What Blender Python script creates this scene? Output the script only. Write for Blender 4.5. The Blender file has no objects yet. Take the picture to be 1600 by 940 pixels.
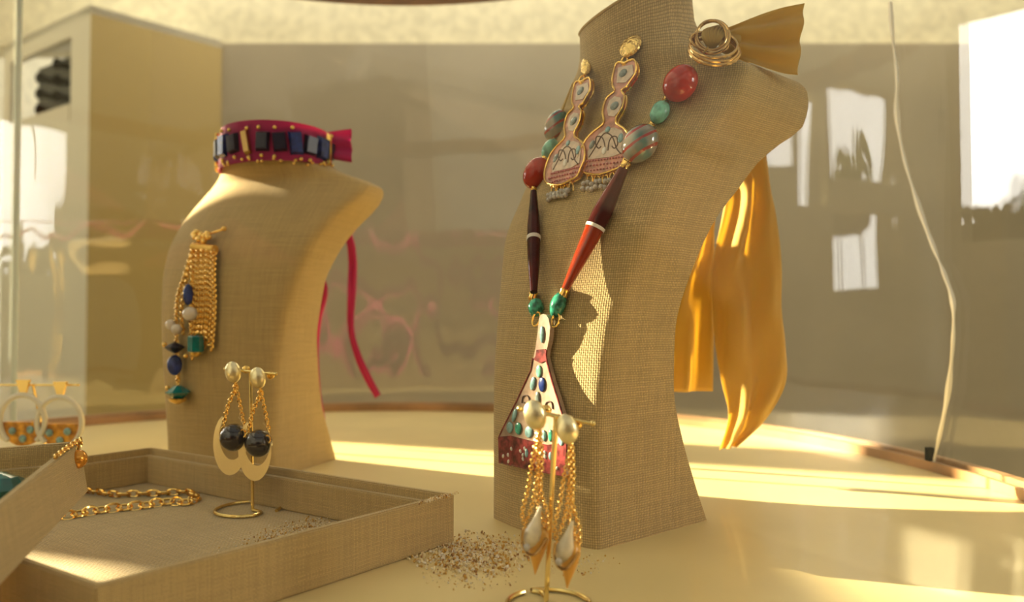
import bpy, bmesh, math, random
import numpy as np
from mathutils import Vector, Matrix, Euler
from mathutils.bvhtree import BVHTree
random.seed(7)
R = math.radians
SC = bpy.context.scene
COL = SC.collection

# ------------------------------------------------------------------ camera
EYE = 0.145                     # lens height above the display surface (z = 0)
FPX = 1200.0
PITCH = math.atan(30 / FPX)
cd = bpy.data.cameras.new('camera')
cd.sensor_width = 36; cd.lens = 36 * FPX / 1600; cd.clip_start = 0.01; cd.clip_end = 200
cd.dof.use_dof = True; cd.dof.focus_distance = 0.50; cd.dof.aperture_fstop = 5.6
cam = bpy.data.objects.new('camera', cd); COL.objects.link(cam)
cam.location = (0, 0, EYE); cam.rotation_euler = (R(90) + PITCH, 0, 0)
SC.camera = cam

# ------------------------------------------------------------------ colour management
SC.view_settings.view_transform = 'Standard'; SC.view_settings.look = 'None'
SC.view_settings.gamma = 1; SC.view_settings.use_curve_mapping = False
SC.view_settings.exposure = 0.62
SC.cycles.use_denoising = True
SC.cycles.max_bounces = 12; SC.cycles.transparent_max_bounces = 24
SC.cycles.caustics_reflective = False; SC.cycles.caustics_refractive = False
SC.cycles.sample_clamp_indirect = 6

# ------------------------------------------------------------------ sky: warm late-day light, a bright bank low on the street side
W = bpy.data.worlds.new('sky'); SC.world = W; W.use_nodes = True
nt = W.node_tree; nt.nodes.clear()
def N(t, ty, **k):
    n = t.nodes.new(ty)
    for a, b in k.items(): setattr(n, a, b)
    return n
def setin(n, **k):
    for a, b in k.items(): n.inputs[a.replace('_', ' ')].default_value = b
def mth(t, op, a, b=None, c=None, clamp=False):
    n = N(t, 'ShaderNodeMath', operation=op); n.use_clamp = clamp
    for i, v in enumerate((a, b, c)):
        if v is None: continue
        if isinstance(v, (int, float)): n.inputs[i].default_value = v
        else: t.links.new(v, n.inputs[i])
    return n.outputs[0]
def smooth(t, x, lo, hi):
    n = N(t, 'ShaderNodeMapRange', interpolation_type='SMOOTHSTEP'); n.clamp = True
    t.links.new(x, n.inputs[0]); n.inputs[1].default_value = lo; n.inputs[2].default_value = hi
    return n.outputs[0]
def mixc(t, f, a, b, mode='MIX'):
    n = N(t, 'ShaderNodeMix', data_type='RGBA', blend_type=mode)
    for s, v in ((0, f), (6, a), (7, b)):
        if isinstance(v, (int, float)): n.inputs[s].default_value = v
        elif isinstance(v, tuple): n.inputs[s].default_value = (*v[:3], 1)
        else: t.links.new(v, n.inputs[s])
    return n.outputs[2]
tc = N(nt, 'ShaderNodeTexCoord')
sx = N(nt, 'ShaderNodeSeparateXYZ'); nt.links.new(tc.outputs['Generated'], sx.inputs[0])
base = mixc(nt, smooth(nt, sx.outputs[2], 0.0, 0.9), (1.0, .87, .60), (.95, .88, .70))
def lobe(d, lo, hi):
    dt = N(nt, 'ShaderNodeVectorMath', operation='DOT_PRODUCT'); nt.links.new(tc.outputs['Generated'], dt.inputs[0])
    dt.inputs[1].default_value = Vector(d).normalized(); return smooth(nt, dt.outputs['Value'], lo, hi)
glow = mth(nt, 'ADD', lobe((.97, -.12, .16), .93, .985), mth(nt, 'MULTIPLY', lobe((-.90, .42, .18), .89, .97), .7))
nz = N(nt, 'ShaderNodeTexNoise'); nz.inputs['Scale'].default_value = 3.0; nt.links.new(tc.outputs['Generated'], nz.inputs[0])
cl = mth(nt, 'MULTIPLY_ADD', nz.outputs[0], .5, .75)
bgA = N(nt, 'ShaderNodeBackground'); bgB = N(nt, 'ShaderNodeBackground')
nt.links.new(base, bgA.inputs[0]); SKY_AMBIENT = 0.33
nt.links.new(mth(nt, 'MULTIPLY', cl, SKY_AMBIENT), bgA.inputs[1])
bgB.inputs[0].default_value = (1, .98, .90, 1); SKY_BANK = 8.0
nt.links.new(mth(nt, 'MULTIPLY', glow, SKY_BANK), bgB.inputs[1])
ad = N(nt, 'ShaderNodeAddShader'); ow = N(nt, 'ShaderNodeOutputWorld')
nt.links.new(bgA.outputs[0], ad.inputs[0]); nt.links.new(bgB.outputs[0], ad.inputs[1]); nt.links.new(ad.outputs[0], ow.inputs[0])

# ------------------------------------------------------------------ sun: low, from the left and slightly behind
SUN_DIR = Vector((.93, -.33, -.30)).normalized()
sd = bpy.data.lights.new('sun', 'SUN'); sd.energy = 24.0; sd.color = (1.0, .84, .52); sd.angle = R(.5)
sun = bpy.data.objects.new('sun', sd); COL.objects.link(sun)
sun.rotation_euler = SUN_DIR.to_track_quat('-Z', 'Y').to_euler(); sun.location = (-4, 1.5, 3)

# ------------------------------------------------------------------ where a picture point lies in the place
def ray(x, y):
    dx = (x - 800) / FPX; dz = (470 - y) / FPX
    return Vector((dx, math.cos(PITCH) - dz * math.sin(PITCH), math.sin(PITCH) + dz * math.cos(PITCH)))
def P(x, y, d):                                  # point at distance d (world y)
    r = ray(x, y); return Vector((0, 0, EYE)) + r * (d / r.y)
def G(x, y, z=0.0):                              # point at height z
    r = ray(x, y); return Vector((0, 0, EYE)) + r * ((z - EYE) / r.z)
E0 = Vector((0, 0, EYE))

# ------------------------------------------------------------------ materials
def mat(name, col, rough=.5, metal=0, spec=.5, noise=0, nscale=40, bump=0, bscale=200, trans=0, coat=0, ior=1.45, sheen=0):
    m = bpy.data.materials.new(name); m.use_nodes = True; t = m.node_tree
    b = t.nodes['Principled BSDF']
    b.inputs['Base Color'].default_value = (*col, 1); b.inputs['Roughness'].default_value = rough
    b.inputs['Metallic'].default_value = metal; b.inputs['Specular IOR Level'].default_value = spec
    b.inputs['Transmission Weight'].default_value = trans; b.inputs['Coat Weight'].default_value = coat
    b.inputs['IOR'].default_value = ior
    if noise or bump:
        c = N(t, 'ShaderNodeTexCoord')
    if noise:
        n = N(t, 'ShaderNodeTexNoise'); n.inputs['Scale'].default_value = nscale; n.inputs['Detail'].default_value = 4
        t.links.new(c.outputs['Object'], n.inputs[0])
        f = smooth(t, n.outputs[0], .3, .7)
        t.links.new(mixc(t, f, tuple(q * (1 - noise) for q in col), tuple(min(1, q * (1 + noise)) for q in col)), b.inputs['Base Color'])
    if bump:
        n = N(t, 'ShaderNodeTexNoise'); n.inputs['Scale'].default_value = bscale; n.inputs['Detail'].default_value = 3
        t.links.new(c.outputs['Object'], n.inputs[0])
        bp = N(t, 'ShaderNodeBump'); bp.inputs['Strength'].default_value = bump; bp.inputs['Distance'].default_value = .002
        t.links.new(n.outputs[0], bp.inputs['Height']); t.links.new(bp.outputs[0], b.inputs['Normal'])
    return m

def linen(name, col, period, dark=.55):
    """plain weave drawn from the UVs (in metres)"""
    m = bpy.data.materials.new(name); m.use_nodes = True; t = m.node_tree
    b = t.nodes['Principled BSDF']; b.inputs['Roughness'].default_value = .85
    b.inputs['Specular IOR Level'].default_value = .25
    b.inputs['Sheen Weight'].default_value = .25; b.inputs['Sheen Roughness'].default_value = .5
    c = N(t, 'ShaderNodeUVMap'); s = N(t, 'ShaderNodeSeparateXYZ')
    wn = N(t, 'ShaderNodeTexNoise'); wn.inputs['Scale'].default_value = 60; wn.inputs['Detail'].default_value = 2
    t.links.new(c.outputs[0], wn.inputs[0])
    wv = N(t, 'ShaderNodeVectorMath', operation='SCALE'); t.links.new(wn.outputs['Color'], wv.inputs[0]); wv.inputs['Scale'].default_value = .0016
    av = N(t, 'ShaderNodeVectorMath', operation='ADD'); t.links.new(c.outputs[0], av.inputs[0]); t.links.new(wv.outputs[0], av.inputs[1])
    t.links.new(av.outputs[0], s.inputs[0])
    U = mth(t, 'MULTIPLY', s.outputs[0], 1 / period); V = mth(t, 'MULTIPLY', s.outputs[1], 1 / period)
    fu = mth(t, 'FLOOR', U); fv = mth(t, 'FLOOR', V)
    par = mth(t, 'PINGPONG', mth(t, 'ADD', fu, fv), 1.0)
    su = mth(t, 'ABSOLUTE', mth(t, 'SINE', mth(t, 'MULTIPLY', U, math.pi)))
    sv = mth(t, 'ABSOLUTE', mth(t, 'SINE', mth(t, 'MULTIPLY', V, math.pi)))
    over = mth(t, 'MULTIPLY', mth(t, 'POWER', su, .7), mth(t, 'MULTIPLY_ADD', sv, .35, .65))
    under = mth(t, 'MULTIPLY', mth(t, 'POWER', sv, .7), mth(t, 'MULTIPLY_ADD', su, .35, .65))
    h = N(t, 'ShaderNodeMix'); t.links.new(par, h.inputs[0]); t.links.new(over, h.inputs[2]); t.links.new(under, h.inputs[3])
    # uneven threads
    cx = N(t, 'ShaderNodeCombineXYZ'); t.links.new(mth(t, 'MULTIPLY', fu, 1.37), cx.inputs[0]); t.links.new(mth(t, 'MULTIPLY', s.outputs[1], 25), cx.inputs[1])
    n1 = N(t, 'ShaderNodeTexNoise'); t.links.new(cx.outputs[0], n1.inputs[0]); n1.inputs['Scale'].default_value = 1
    cy = N(t, 'ShaderNodeCombineXYZ'); t.links.new(mth(t, 'MULTIPLY', fv, 1.37), cy.inputs[1]); t.links.new(mth(t, 'MULTIPLY', s.outputs[0], 25), cy.inputs[0])
    n2 = N(t, 'ShaderNodeTexNoise'); t.links.new(cy.outputs[0], n2.inputs[0]); n2.inputs['Scale'].default_value = 1
    nn = N(t, 'ShaderNodeMix'); t.links.new(par, nn.inputs[0]); t.links.new(n1.outputs[0], nn.inputs[2]); t.links.new(n2.outputs[0], nn.inputs[3])
    tone = mixc(t, smooth(t, nn.outputs[0], .3, .7), tuple(q * .82 for q in col), tuple(min(1, q * 1.15) for q in col))
    t.links.new(mixc(t, h.outputs[0], tuple(q * dark for q in col), tone), b.inputs['Base Color'])
    bp = N(t, 'ShaderNodeBump'); bp.inputs['Strength'].default_value = .55; bp.inputs['Distance'].default_value = .0006
    t.links.new(h.outputs[0], bp.inputs['Height']); t.links.new(bp.outputs[0], b.inputs['Normal'])
    return m

def glassmat(name, tint=(1, 1, 1), f0=.04, gain=1.0):
    m = bpy.data.materials.new(name); m.use_nodes = True; t = m.node_tree; t.nodes.clear()
    lw = N(t, 'ShaderNodeLayerWeight'); lw.inputs[0].default_value = .5
    F = mth(t, 'MULTIPLY_ADD', mth(t, 'POWER', lw.outputs['Facing'], 5.0), (1 - f0) * gain, f0 * gain)
    tr = N(t, 'ShaderNodeBsdfTransparent'); tr.inputs[0].default_value = (*tint, 1)
    gl = N(t, 'ShaderNodeBsdfGlossy'); gl.inputs['Roughness'].default_value = .0
    # hand-blown unevenness
    c = N(t, 'ShaderNodeTexCoord'); mp = N(t, 'ShaderNodeMapping'); mp.inputs['Scale'].default_value = (7, 7, 1.2)
    n = N(t, 'ShaderNodeTexNoise'); n.inputs['Scale'].default_value = 1.0; n.inputs['Detail'].default_value = 2
    t.links.new(c.outputs['Object'], mp.inputs[0]); t.links.new(mp.outputs[0], n.inputs[0])
    bp = N(t, 'ShaderNodeBump'); bp.inputs['Strength'].default_value = .25; bp.inputs['Distance'].default_value = .02
    t.links.new(n.outputs[0], bp.inputs['Height']); t.links.new(bp.outputs[0], gl.inputs['Normal'])
    mx = N(t, 'ShaderNodeMixShader'); o = N(t, 'ShaderNodeOutputMaterial')
    t.links.new(F, mx.inputs[0]); t.links.new(tr.outputs[0], mx.inputs[1]); t.links.new(gl.outputs[0], mx.inputs[2]); t.links.new(mx.outputs[0], o.inputs[0])
    return m

def silk(name, col, trans=.5, rough=.7):
    m = bpy.data.materials.new(name); m.use_nodes = True; t = m.node_tree
    b = t.nodes['Principled BSDF']; b.inputs['Base Color'].default_value = (*col, 1); b.inputs['Roughness'].default_value = rough
    b.inputs['Sheen Weight'].default_value = .3
    tl = N(t, 'ShaderNodeBsdfTranslucent'); tl.inputs[0].default_value = (*[min(1, q * 1.3) for q in col], 1)
    mx = N(t, 'ShaderNodeMixShader'); mx.inputs[0].default_value = trans
    o = t.nodes['Material Output']
    c = N(t, 'ShaderNodeTexCoord'); n = N(t, 'ShaderNodeTexNoise'); n.inputs['Scale'].default_value = 25; n.inputs['Detail'].default_value = 4
    t.links.new(c.outputs['Object'], n.inputs[0])
    bp = N(t, 'ShaderNodeBump'); bp.inputs['Strength'].default_value = .35; bp.inputs['Distance'].default_value = .004
    t.links.new(n.outputs[0], bp.inputs['Height']); t.links.new(bp.outputs[0], b.inputs['Normal']); t.links.new(bp.outputs[0], tl.inputs['Normal'])
    t.links.new(b.outputs[0], mx.inputs[1]); t.links.new(tl.outputs[0], mx.inputs[2]); t.links.new(mx.outputs[0], o.inputs[0])
    return m

M = dict(
    linen=linen('linen weave', (.66, .475, .20), .00105),
    linen_coarse=linen('linen bust weave', (.66, .48, .215), .00160, .34),
    table=mat('cream lacquer', (.80, .64, .30), .38, noise=.05, nscale=9, coat=.15),
    plinth=mat('plinth paint', (.55, .45, .28), .6),
    rim=mat('turned wood rim', (.42, .23, .10), .45, noise=.3, nscale=14),
    glass=glassmat('case glass'),
    crackm=mat('frosted crack', (.95, .93, .86), .35, spec=.8),
    seam=mat('polished glass edge', (.75, .85, .78), .12, spec=.9),
    gold=mat('polished gold', (.95, .62, .18), .16, 1),
    palegold=mat('pale brushed gold', (.95, .84, .52), .32, 1, bump=.1, bscale=400),
    goldm=mat('satin gold', (.93, .68, .28), .34, 1, bump=.15, bscale=500),
    brass=mat('brass wire', (.86, .66, .26), .2, 1),
    antique=mat('antique gold', (.62, .40, .16), .2, 1, bump=.1, bscale=200),
    hammered=mat('hammered gold', (.88, .62, .22), .2, 1, bump=.9, bscale=330),
    carnelian=mat('carnelian', (.42, .018, .004), .07, coat=.3, noise=.25, nscale=40),
    turq=mat('turquoise', (.20, .55, .42), .22, noise=.35, nscale=170, coat=.3),
    turqd=mat('green turquoise', (.03, .24, .16), .2, noise=.6, nscale=260, coat=.4),
    darkbead=mat('dark oxblood glass', (.045, .005, .004), .06, spec=.25, noise=.5, nscale=50),
    amber=mat('amber red glass', (.42, .045, .008), .05, trans=.5, ior=1.5, coat=.5),
    pendantcream=mat('shaded rose enamel', (.40, .28, .20), .3, noise=.2, nscale=200, coat=.5),  # darker cream: the shade lying on the pendant is put into the colour
    pendantred=mat('maroon enamel', (.20, .03, .03), .25, noise=.6, nscale=220, coat=.6),
    white=mat('white enamel', (.78, .74, .66), .3),
    onyx=mat('black onyx', (.012, .009, .014), .08, coat=1, bump=.6, bscale=130),
    navy=mat('navy glass', (.012, .03, .16), .25, coat=.1, noise=.6, nscale=120),
    black=mat('black glass', (.008, .008, .03), .3, coat=.0),
    teal=mat('teal glass', (.0, .17, .17), .1, coat=1, noise=.3, nscale=90),
    pearl=mat('pearl', (.72, .62, .50), .22, coat=.6),
    greypearl=mat('grey seed pearl', (.48, .44, .38), .22, coat=.7),
    enamelpink=mat('rose enamel', (.52, .22, .15), .3, noise=.35, nscale=160, coat=.5),
    enamelcream=mat('cream enamel', (.62, .48, .36), .3, noise=.15, nscale=220, coat=.5),
    enamelred=mat('red enamel', (.32, .035, .025), .25, noise=.6, nscale=220, coat=.6),
    enamelrose=mat('pink bead enamel', (.62, .20, .22), .3, coat=.5),
    scroll=mat('brown scroll line', (.10, .055, .04), .4),
    greystone=mat('grey stone', (.22, .27, .25), .25, noise=.4, nscale=300, coat=.5),
    bluestone=mat('pale blue stone', (.22, .40, .42), .25, noise=.35, nscale=260, coat=.5),
    ochre=silk('ochre silk', (.62, .44, .10), .5),
    pink=silk('fuchsia ribbon', (.42, .004, .11), .3),
    creamshell=mat('cream shell', (.80, .70, .50), .25, noise=.25, nscale=90, coat=.6),
    orangecone=mat('amber resin', (.85, .42, .05), .3, coat=.5),
    whitehoop=mat('pale hoop', (.80, .77, .66), .35),
    orangeshell=mat('orange speckled resin', (.85, .33, .03), .3, noise=.5, nscale=120),
    wallhi=mat('textured cream plaster', (.84, .79, .60), .9, noise=.10, nscale=26, bump=.6, bscale=26),
    wallo=mat('shaded lower wall', (.44, .385, .29), .75, noise=.06, nscale=2),  # shade on the lower wall is put into this darker colour
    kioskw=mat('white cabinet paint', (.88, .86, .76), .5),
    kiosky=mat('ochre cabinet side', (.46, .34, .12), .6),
    darkgrey=mat('dark display backing', (.10, .11, .10), .5),
    blackp=mat('black peg', (.012, .012, .012), 1, spec=0),
    floor=mat('stone floor', (.20, .165, .12), .7, noise=.15, nscale=3),
    render=mat('street render', (.14, .10, .07), .9, noise=.15, nscale=1),
    dark=mat('dark canopy', (.06, .055, .05), .8),
    rose=mat('rose awning', (.50, .10, .08), .8),
    leaf=mat('palm leaf', (.04, .07, .02), .6),
    bark=mat('bark', (.09, .06, .04), .9),
)

# ------------------------------------------------------------------ mesh helpers
def obj(name, bm, m, parent=None, smoothang=40, **k):
    me = bpy.data.meshes.new(name); bmesh.ops.recalc_face_normals(bm, faces=bm.faces[:]) if not k.pop('keepn', False) else None
    bm.to_mesh(me); bm.free()
    for x in (m if isinstance(m, (list, tuple)) else [m]): me.materials.append(x)
    if smoothang:
        me.shade_smooth(); me.set_sharp_from_angle(angle=R(smoothang))
    o = bpy.data.objects.new(name, me); COL.objects.link(o)
    if parent is not None:
        o.parent = parent; o.matrix_parent_inverse = parent.matrix_basis.inverted()
    for a, b in k.items(): o[a] = b
    return o
def thing(name, loc, label, cat, group=None):
    o = bpy.data.objects.new(name, None); COL.objects.link(o); o.location = loc; o.empty_display_size = .02
    o['label'] = label; o['category'] = cat
    if group: o['group'] = group
    return o
def BM(): return bmesh.new()
def frame(axis):
    a = Vector(axis).normalized()
    u = a.cross(Vector((0, 0, 1)) if abs(a.z) < .9 else Vector((0, 1, 0))).normalized()
    return a, u, a.cross(u).normalized()
def mat3(x, y, z): return Matrix((x, y, z)).transposed()
def ell(bm, c, r, axis=(0, 0, 1), seg=20, rings=12, jitter=0, up=None):
    """ellipsoid: r = (across, across, along axis)"""
    a, u, v = frame(axis)
    if up is not None:
        v = Vector(up).normalized(); u = v.cross(a).normalized(); a = u.cross(v)
    res = bmesh.ops.create_uvsphere(bm, u_segments=seg, v_segments=rings, radius=1)
    mt = mat3(u, v, a)
    for q in res['verts']:
        p = Vector((q.co.x * r[0], q.co.y * r[1], q.co.z * r[2]))
        if jitter: p *= 1 + random.uniform(-jitter, jitter)
        q.co = Vector(c) + mt @ p
def lathe(bm, c, axis, prof, seg=24, caps=True):
    """prof: (distance along axis, radius)"""
    a, u, v = frame(axis); c = Vector(c); rings = []
    for h, r in prof:
        rings.append([bm.verts.new(c + a * h + (u * math.cos(2 * math.pi * k / seg) + v * math.sin(2 * math.pi * k / seg)) * r) for k in range(seg)])
    for A, B in zip(rings, rings[1:]):
        for k in range(seg): bm.faces.new((A[k], A[(k + 1) % seg], B[(k + 1) % seg], B[k]))
    if caps:
        bm.faces.new(rings[0][::-1]); bm.faces.new(rings[-1])
def tube(bm, pts, r, seg=8, closed=False, taper=None):
    pts = [Vector(p) for p in pts]; n = len(pts); rings = []; prev = None
    for i, p in enumerate(pts):
        if closed: t = pts[(i + 1) % n] - pts[i - 1]
        else: t = pts[min(i + 1, n - 1)] - pts[max(i - 1, 0)]
        t.normalize()
        if prev is None: _, u, _ = frame(t)
        else: u = (prev - t * prev.dot(t)).normalized()
        prev = u; v = t.cross(u)
        rr = r if taper is None else r * taper[i]
        rings.append([bm.verts.new(p + (u * math.cos(2 * math.pi * k / seg) + v * math.sin(2 * math.pi * k / seg)) * rr) for k in range(seg)])
    pr = list(zip(rings, rings[1:]))
    if closed:
        # best matching offset for the closing ring
        A, B = rings[-1], rings[0]
        off = min(range(seg), key=lambda s: sum((A[k].co - B[(k + s) % seg].co).length for k in range(seg)))
        for k in range(seg): bm.faces.new((A[k], A[(k + 1) % seg], B[(k + 1 + off) % seg], B[(k + off) % seg]))
    for A, B in pr:
        for k in range(seg): bm.faces.new((A[k], A[(k + 1) % seg], B[(k + 1) % seg], B[k]))
    if not closed:
        bm.faces.new(rings[0][::-1]); bm.faces.new(rings[-1])
def spline(pts, n=8, closed=False):
    pts = [Vector(p) for p in pts]; out = []; m = len(pts)
    for i in range(m if closed else m - 1):
        g = (lambda j: pts[j % m]) if closed else (lambda j: pts[max(0, min(m - 1, j))])
        a, b, c, d = g(i - 1), g(i), g(i + 1), g(i + 2)
        for k in range(n):
            t = k / n
            out.append(.5 * (2 * b + (c - a) * t + (2 * a - 5 * b + 4 * c - d) * t * t + (3 * b - a - 3 * c + d) * t ** 3))
    if not closed: out.append(pts[-1])
    return out
def resample(pts, step):
    pts = [Vector(p) for p in pts]; out = [pts[0]]; acc = 0
    for a, b in zip(pts, pts[1:]):
        L = (b - a).length; s = step - acc
        while s <= L:
            out.append(a + (b - a) * (s / L)); s += step
        acc = (acc + L) % step if L else acc
        acc = L - (s - step)
    return out
def link(bm, c, t, side, L, wd, r, seg=12, ws=5):
    """one oval chain link in the plane (t, side)"""
    t = t.normalized(); n = t.cross(side).normalized(); side = n.cross(t).normalized(); rings = []
    for k in range(seg):
        a = 2 * math.pi * k / seg
        p = c + t * math.cos(a) * L / 2 + side * math.sin(a) * wd / 2
        o = (t * math.cos(a) * wd + side * math.sin(a) * L).normalized()
        rings.append([bm.verts.new(p + (o * math.cos(2 * math.pi * j / ws) + n * math.sin(2 * math.pi * j / ws)) * r) for j in range(ws)])
    for k in range(seg):
        A, B = rings[k], rings[(k + 1) % seg]
        for j in range(ws): bm.faces.new((A[j], A[(j + 1) % ws], B[(j + 1) % ws], B[j]))
def chain(bm, pts, L, wd=None, r=None, flat=None):
    wd = wd or L * .7; r = r or L * .13
    q = resample(pts, L * .72)
    for i in range(len(q)):
        t = (q[min(i + 1, len(q) - 1)] - q[max(i - 1, 0)])
        if t.length < 1e-9: continue
        _, u, v = frame(t)
        if flat is not None:
            n = Vector(flat); s = t.cross(n).normalized()
            u, v = (s + n * .35).normalized(), (n + s * .6).normalized()
        link(bm, q[i], t, u if i % 2 else v, L, wd, r)
def prism(bm, pts, n, th):
    """polygon pts extruded along -n by th (front face at pts)"""
    n = Vector(n).normalized()
    A = [bm.verts.new(Vector(p)) for p in pts]; B = [bm.verts.new(Vector(p) - n * th) for p in pts]
    bm.faces.new(A); bm.faces.new(B[::-1])
    for i in range(len(A)): bm.faces.new((A[i], B[i], B[(i + 1) % len(A)], A[(i + 1) % len(A)]))
def box(bm, lo, hi, mt=None):
    vs = [bm.verts.new(Vector((x, y, z))) for x in (lo[0], hi[0]) for y in (lo[1], hi[1]) for z in (lo[2], hi[2])]
    if mt is not None:
        for v in vs: v.co = mt @ v.co
    for f in ((0, 1, 3, 2), (4, 6, 7, 5), (0, 4, 5, 1), (2, 3, 7, 6), (0, 2, 6, 4), (1, 5, 7, 3)): bm.faces.new([vs[i] for i in f])
def ringwall(bm, c, r0, r1, z0, z1, seg=160):
    vs = []
    for k in range(seg):
        a = 2 * math.pi * k / seg; ca, sa = math.cos(a), math.sin(a)
        vs.append([bm.verts.new((c[0] + r * ca, c[1] + r * sa, z)) for r, z in ((r0, z0), (r1, z0), (r1, z1), (r0, z1))])
    for k in range(seg):
        A, B = vs[k], vs[(k + 1) % seg]
        for j in range(4): bm.faces.new((A[j], A[(j + 1) % 4], B[(j + 1) % 4], B[j]))
def boxuv(o):
    me = o.data; uv = me.uv_layers.new(name='UVMap')
    for p in me.polygons:
        n = p.normal
        ax = max(range(3), key=lambda i: abs(n[i]))
        if ax != 2:       # walls: run along the wall direction
            t = Vector((-n.y, n.x, 0)).normalized(); 
            for li in p.loop_indices:
                c = me.vertices[me.loops[li].vertex_index].co; uv.data[li].uv = (c.dot(t), c.z)
        else:
            for li in p.loop_indices:
                c = me.vertices[me.loops[li].vertex_index].co; uv.data[li].uv = (c.x * .84 - c.y * .54, c.x * .54 + c.y * .84)

# ================================================================== THE ROOM
CC = (-.175, .648); CR = .592
FZ = -.90
b = BM(); box(b, (-12, -14, FZ - .1), (14, 3.35, FZ)); obj('floor', b, M['floor'], kind='structure', smoothang=0)
b = BM(); box(b, (-2.25, 3.2, 1.297), (3.2, 3.35, 3.2)); obj('wall_back', b, M['wallhi'], kind='structure', smoothang=0)
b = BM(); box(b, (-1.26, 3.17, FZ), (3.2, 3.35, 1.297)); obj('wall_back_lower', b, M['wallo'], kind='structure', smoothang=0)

def wall_with_openings(name, axis, at, th, a0, a1, z0, z1, holes, m):
    # one mesh: a grid of blocks with the light-shaping openings left out
    A = sorted({a0, a1, *[h[0] for h in holes], *[h[1] for h in holes]}); Zs = sorted({z0, z1, *[h[2] for h in holes], *[h[3] for h in holes]})
    b = BM()
    for p, q in zip(A, A[1:]):
        for r_, t_ in zip(Zs, Zs[1:]):
            mx, mz = (p + q) / 2, (r_ + t_) / 2
            if any(h[0] < mx < h[1] and h[2] < mz < h[3] for h in holes): continue
            box(b, (at, p, r_), (at + th, q, t_))
    bmesh.ops.remove_doubles(b, verts=b.verts[:], dist=1e-5)
    return obj(name, b, m, kind='structure', smoothang=0)
wall_with_openings('added_wall_left', 'x', -2.75, .15, -9.0, 4.4, FZ, 5.2, [(1.12, 1.495, .90, 1.23), (1.15, 1.34, .68, .82), (1.605, 1.82, .72, 1.26), (1.90, 2.75, .30, .70), (1.90, 2.75, .86, 1.34)], M['wallhi'])  # unseen wall added to block the sun; openings shape its patches
wall_with_openings('added_wall_right', 'x', 3.2, .15, -2.2, 3.35, FZ, 3.0, [(-.62, .1, .43, 1.30)], M['wallhi'])  # unseen wall added; opening shaped to reflect as a bright patch in the glass

# unseen fill light and its bar, added to brighten the upper wall
ww = thing('wall_fill', (.3, 3.0, 2.10), 'added unseen fill light brightening the upper back wall', 'fill light')
b = BM(); box(b, (-1.9, 2.94, 2.10), (2.5, 3.06, 2.18)); obj('housing', b, M['whitehoop'], ww, 0)
for x in (-1.5, 2.1):
    b = BM(); box(b, (x - .02, 3.06, 2.12), (x + .02, 3.2, 2.16)); obj('bracket', b, M['whitehoop'], ww, 0)
la = bpy.data.lights.new('wall_fill_light', 'AREA'); la.shape = 'RECTANGLE'; la.size = 4.2; la.size_y = .08; la.energy = 26; la.color = (1, .90, .66)
lo = bpy.data.objects.new('wall_fill_light', la); COL.objects.link(lo); lo.location = (.3, 3.0, 2.09); lo.rotation_euler = (R(16), 0, 0)

# white cabinet on the left with a recessed display opening
kb = Vector((-1.551, 2.8, 0)); kr = Vector((-1.205, 3.165, 0)); kdir = Vector((-1.417, 1, 0))
def K(t, z): p = kb + kdir * t; return Vector((p.x, p.y, z))
kio = thing('display_cabinet', (-1.7, 3.0, FZ), 'tall white cabinet with ochre side and dark recessed opening, behind the case', 'cabinet')
ktop = 1.305
b = BM()
kn = Vector((-1, -1.417, 0)).normalized()
fl = [0, .084, .385, .262 + .45]; tmax = .25
# front face is built as four strips around the opening
def strip(bm, t0, t1, z0, z1, th=.03):
    pts = [K(t0, z0), K(t1, z0), K(t1, z1), K(t0, z1)]; prism(bm, pts, kn, th)
TE = .42
strip(b, 0, .084, FZ, ktop); strip(b, .385, TE, FZ, ktop); strip(b, .084, .385, FZ, .90); strip(b, .084, .385, 1.218, ktop)
obj('front_panel', b, M['kioskw'], kio, 0)
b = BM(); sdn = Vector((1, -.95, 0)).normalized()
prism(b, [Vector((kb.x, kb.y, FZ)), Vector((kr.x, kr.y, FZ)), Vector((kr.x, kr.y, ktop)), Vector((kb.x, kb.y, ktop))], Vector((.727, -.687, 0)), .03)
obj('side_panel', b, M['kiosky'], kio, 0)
b = BM(); prism(b, [K(0, ktop), K(TE, ktop), Vector((-1.6, 3.17, ktop)), Vector((kr.x, kr.y, ktop))], (0, 0, 1), .03); obj('top_panel', b, M['kioskw'], kio, 0)
b = BM(); prism(b, [K(.07, .88) - kn * .12, K(.40, .88) - kn * .12, K(.40, 1.23) - kn * .12, K(.07, 1.23) - kn * .12], kn, .01)
obj('backing', b, M['darkgrey'], kio, 0)
for i in range(3):
    for j in range(3):
        c = K(.105 + .085 * j, 1.13 - .065 * i + (.03 if j % 2 else 0)) - kn * .115
        b = BM(); lathe(b, c, kn, [(0, .014), (.07, .014), (.075, .022), (.09, .022), (.095, .012)], 12); obj('peg', b, M['blackp'], kio)
b = BM(); strip(b, .09, .38, .90, .965, .10); obj('shelf', b, M['kioskw'], kio, 0)

# ================================================================== THE STREET (seen only as reflections in the glass)
def building(x0, x1, y0, y1, h, label, m='render'):
    t = thing('building', ((x0 + x1) / 2, (y0 + y1) / 2, FZ), label, 'building')
    b = BM(); box(b, (x0, y0, FZ), (x1, y1, h)); obj('facade', b, M[m], t, 0)
    b = BM(); box(b, (x0 - .15, y0 - .15, h), (x1 + .15, y1 + .15, h + .2)); obj('roof', b, M['dark'], t, 0)
building(-9, 3.2, -12, -9.5, 3.6, 'low rendered street building facing the shop front')
building(3.6, 13, -11, -9, 3.2, 'second rendered street building across the road, to the right')
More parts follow.
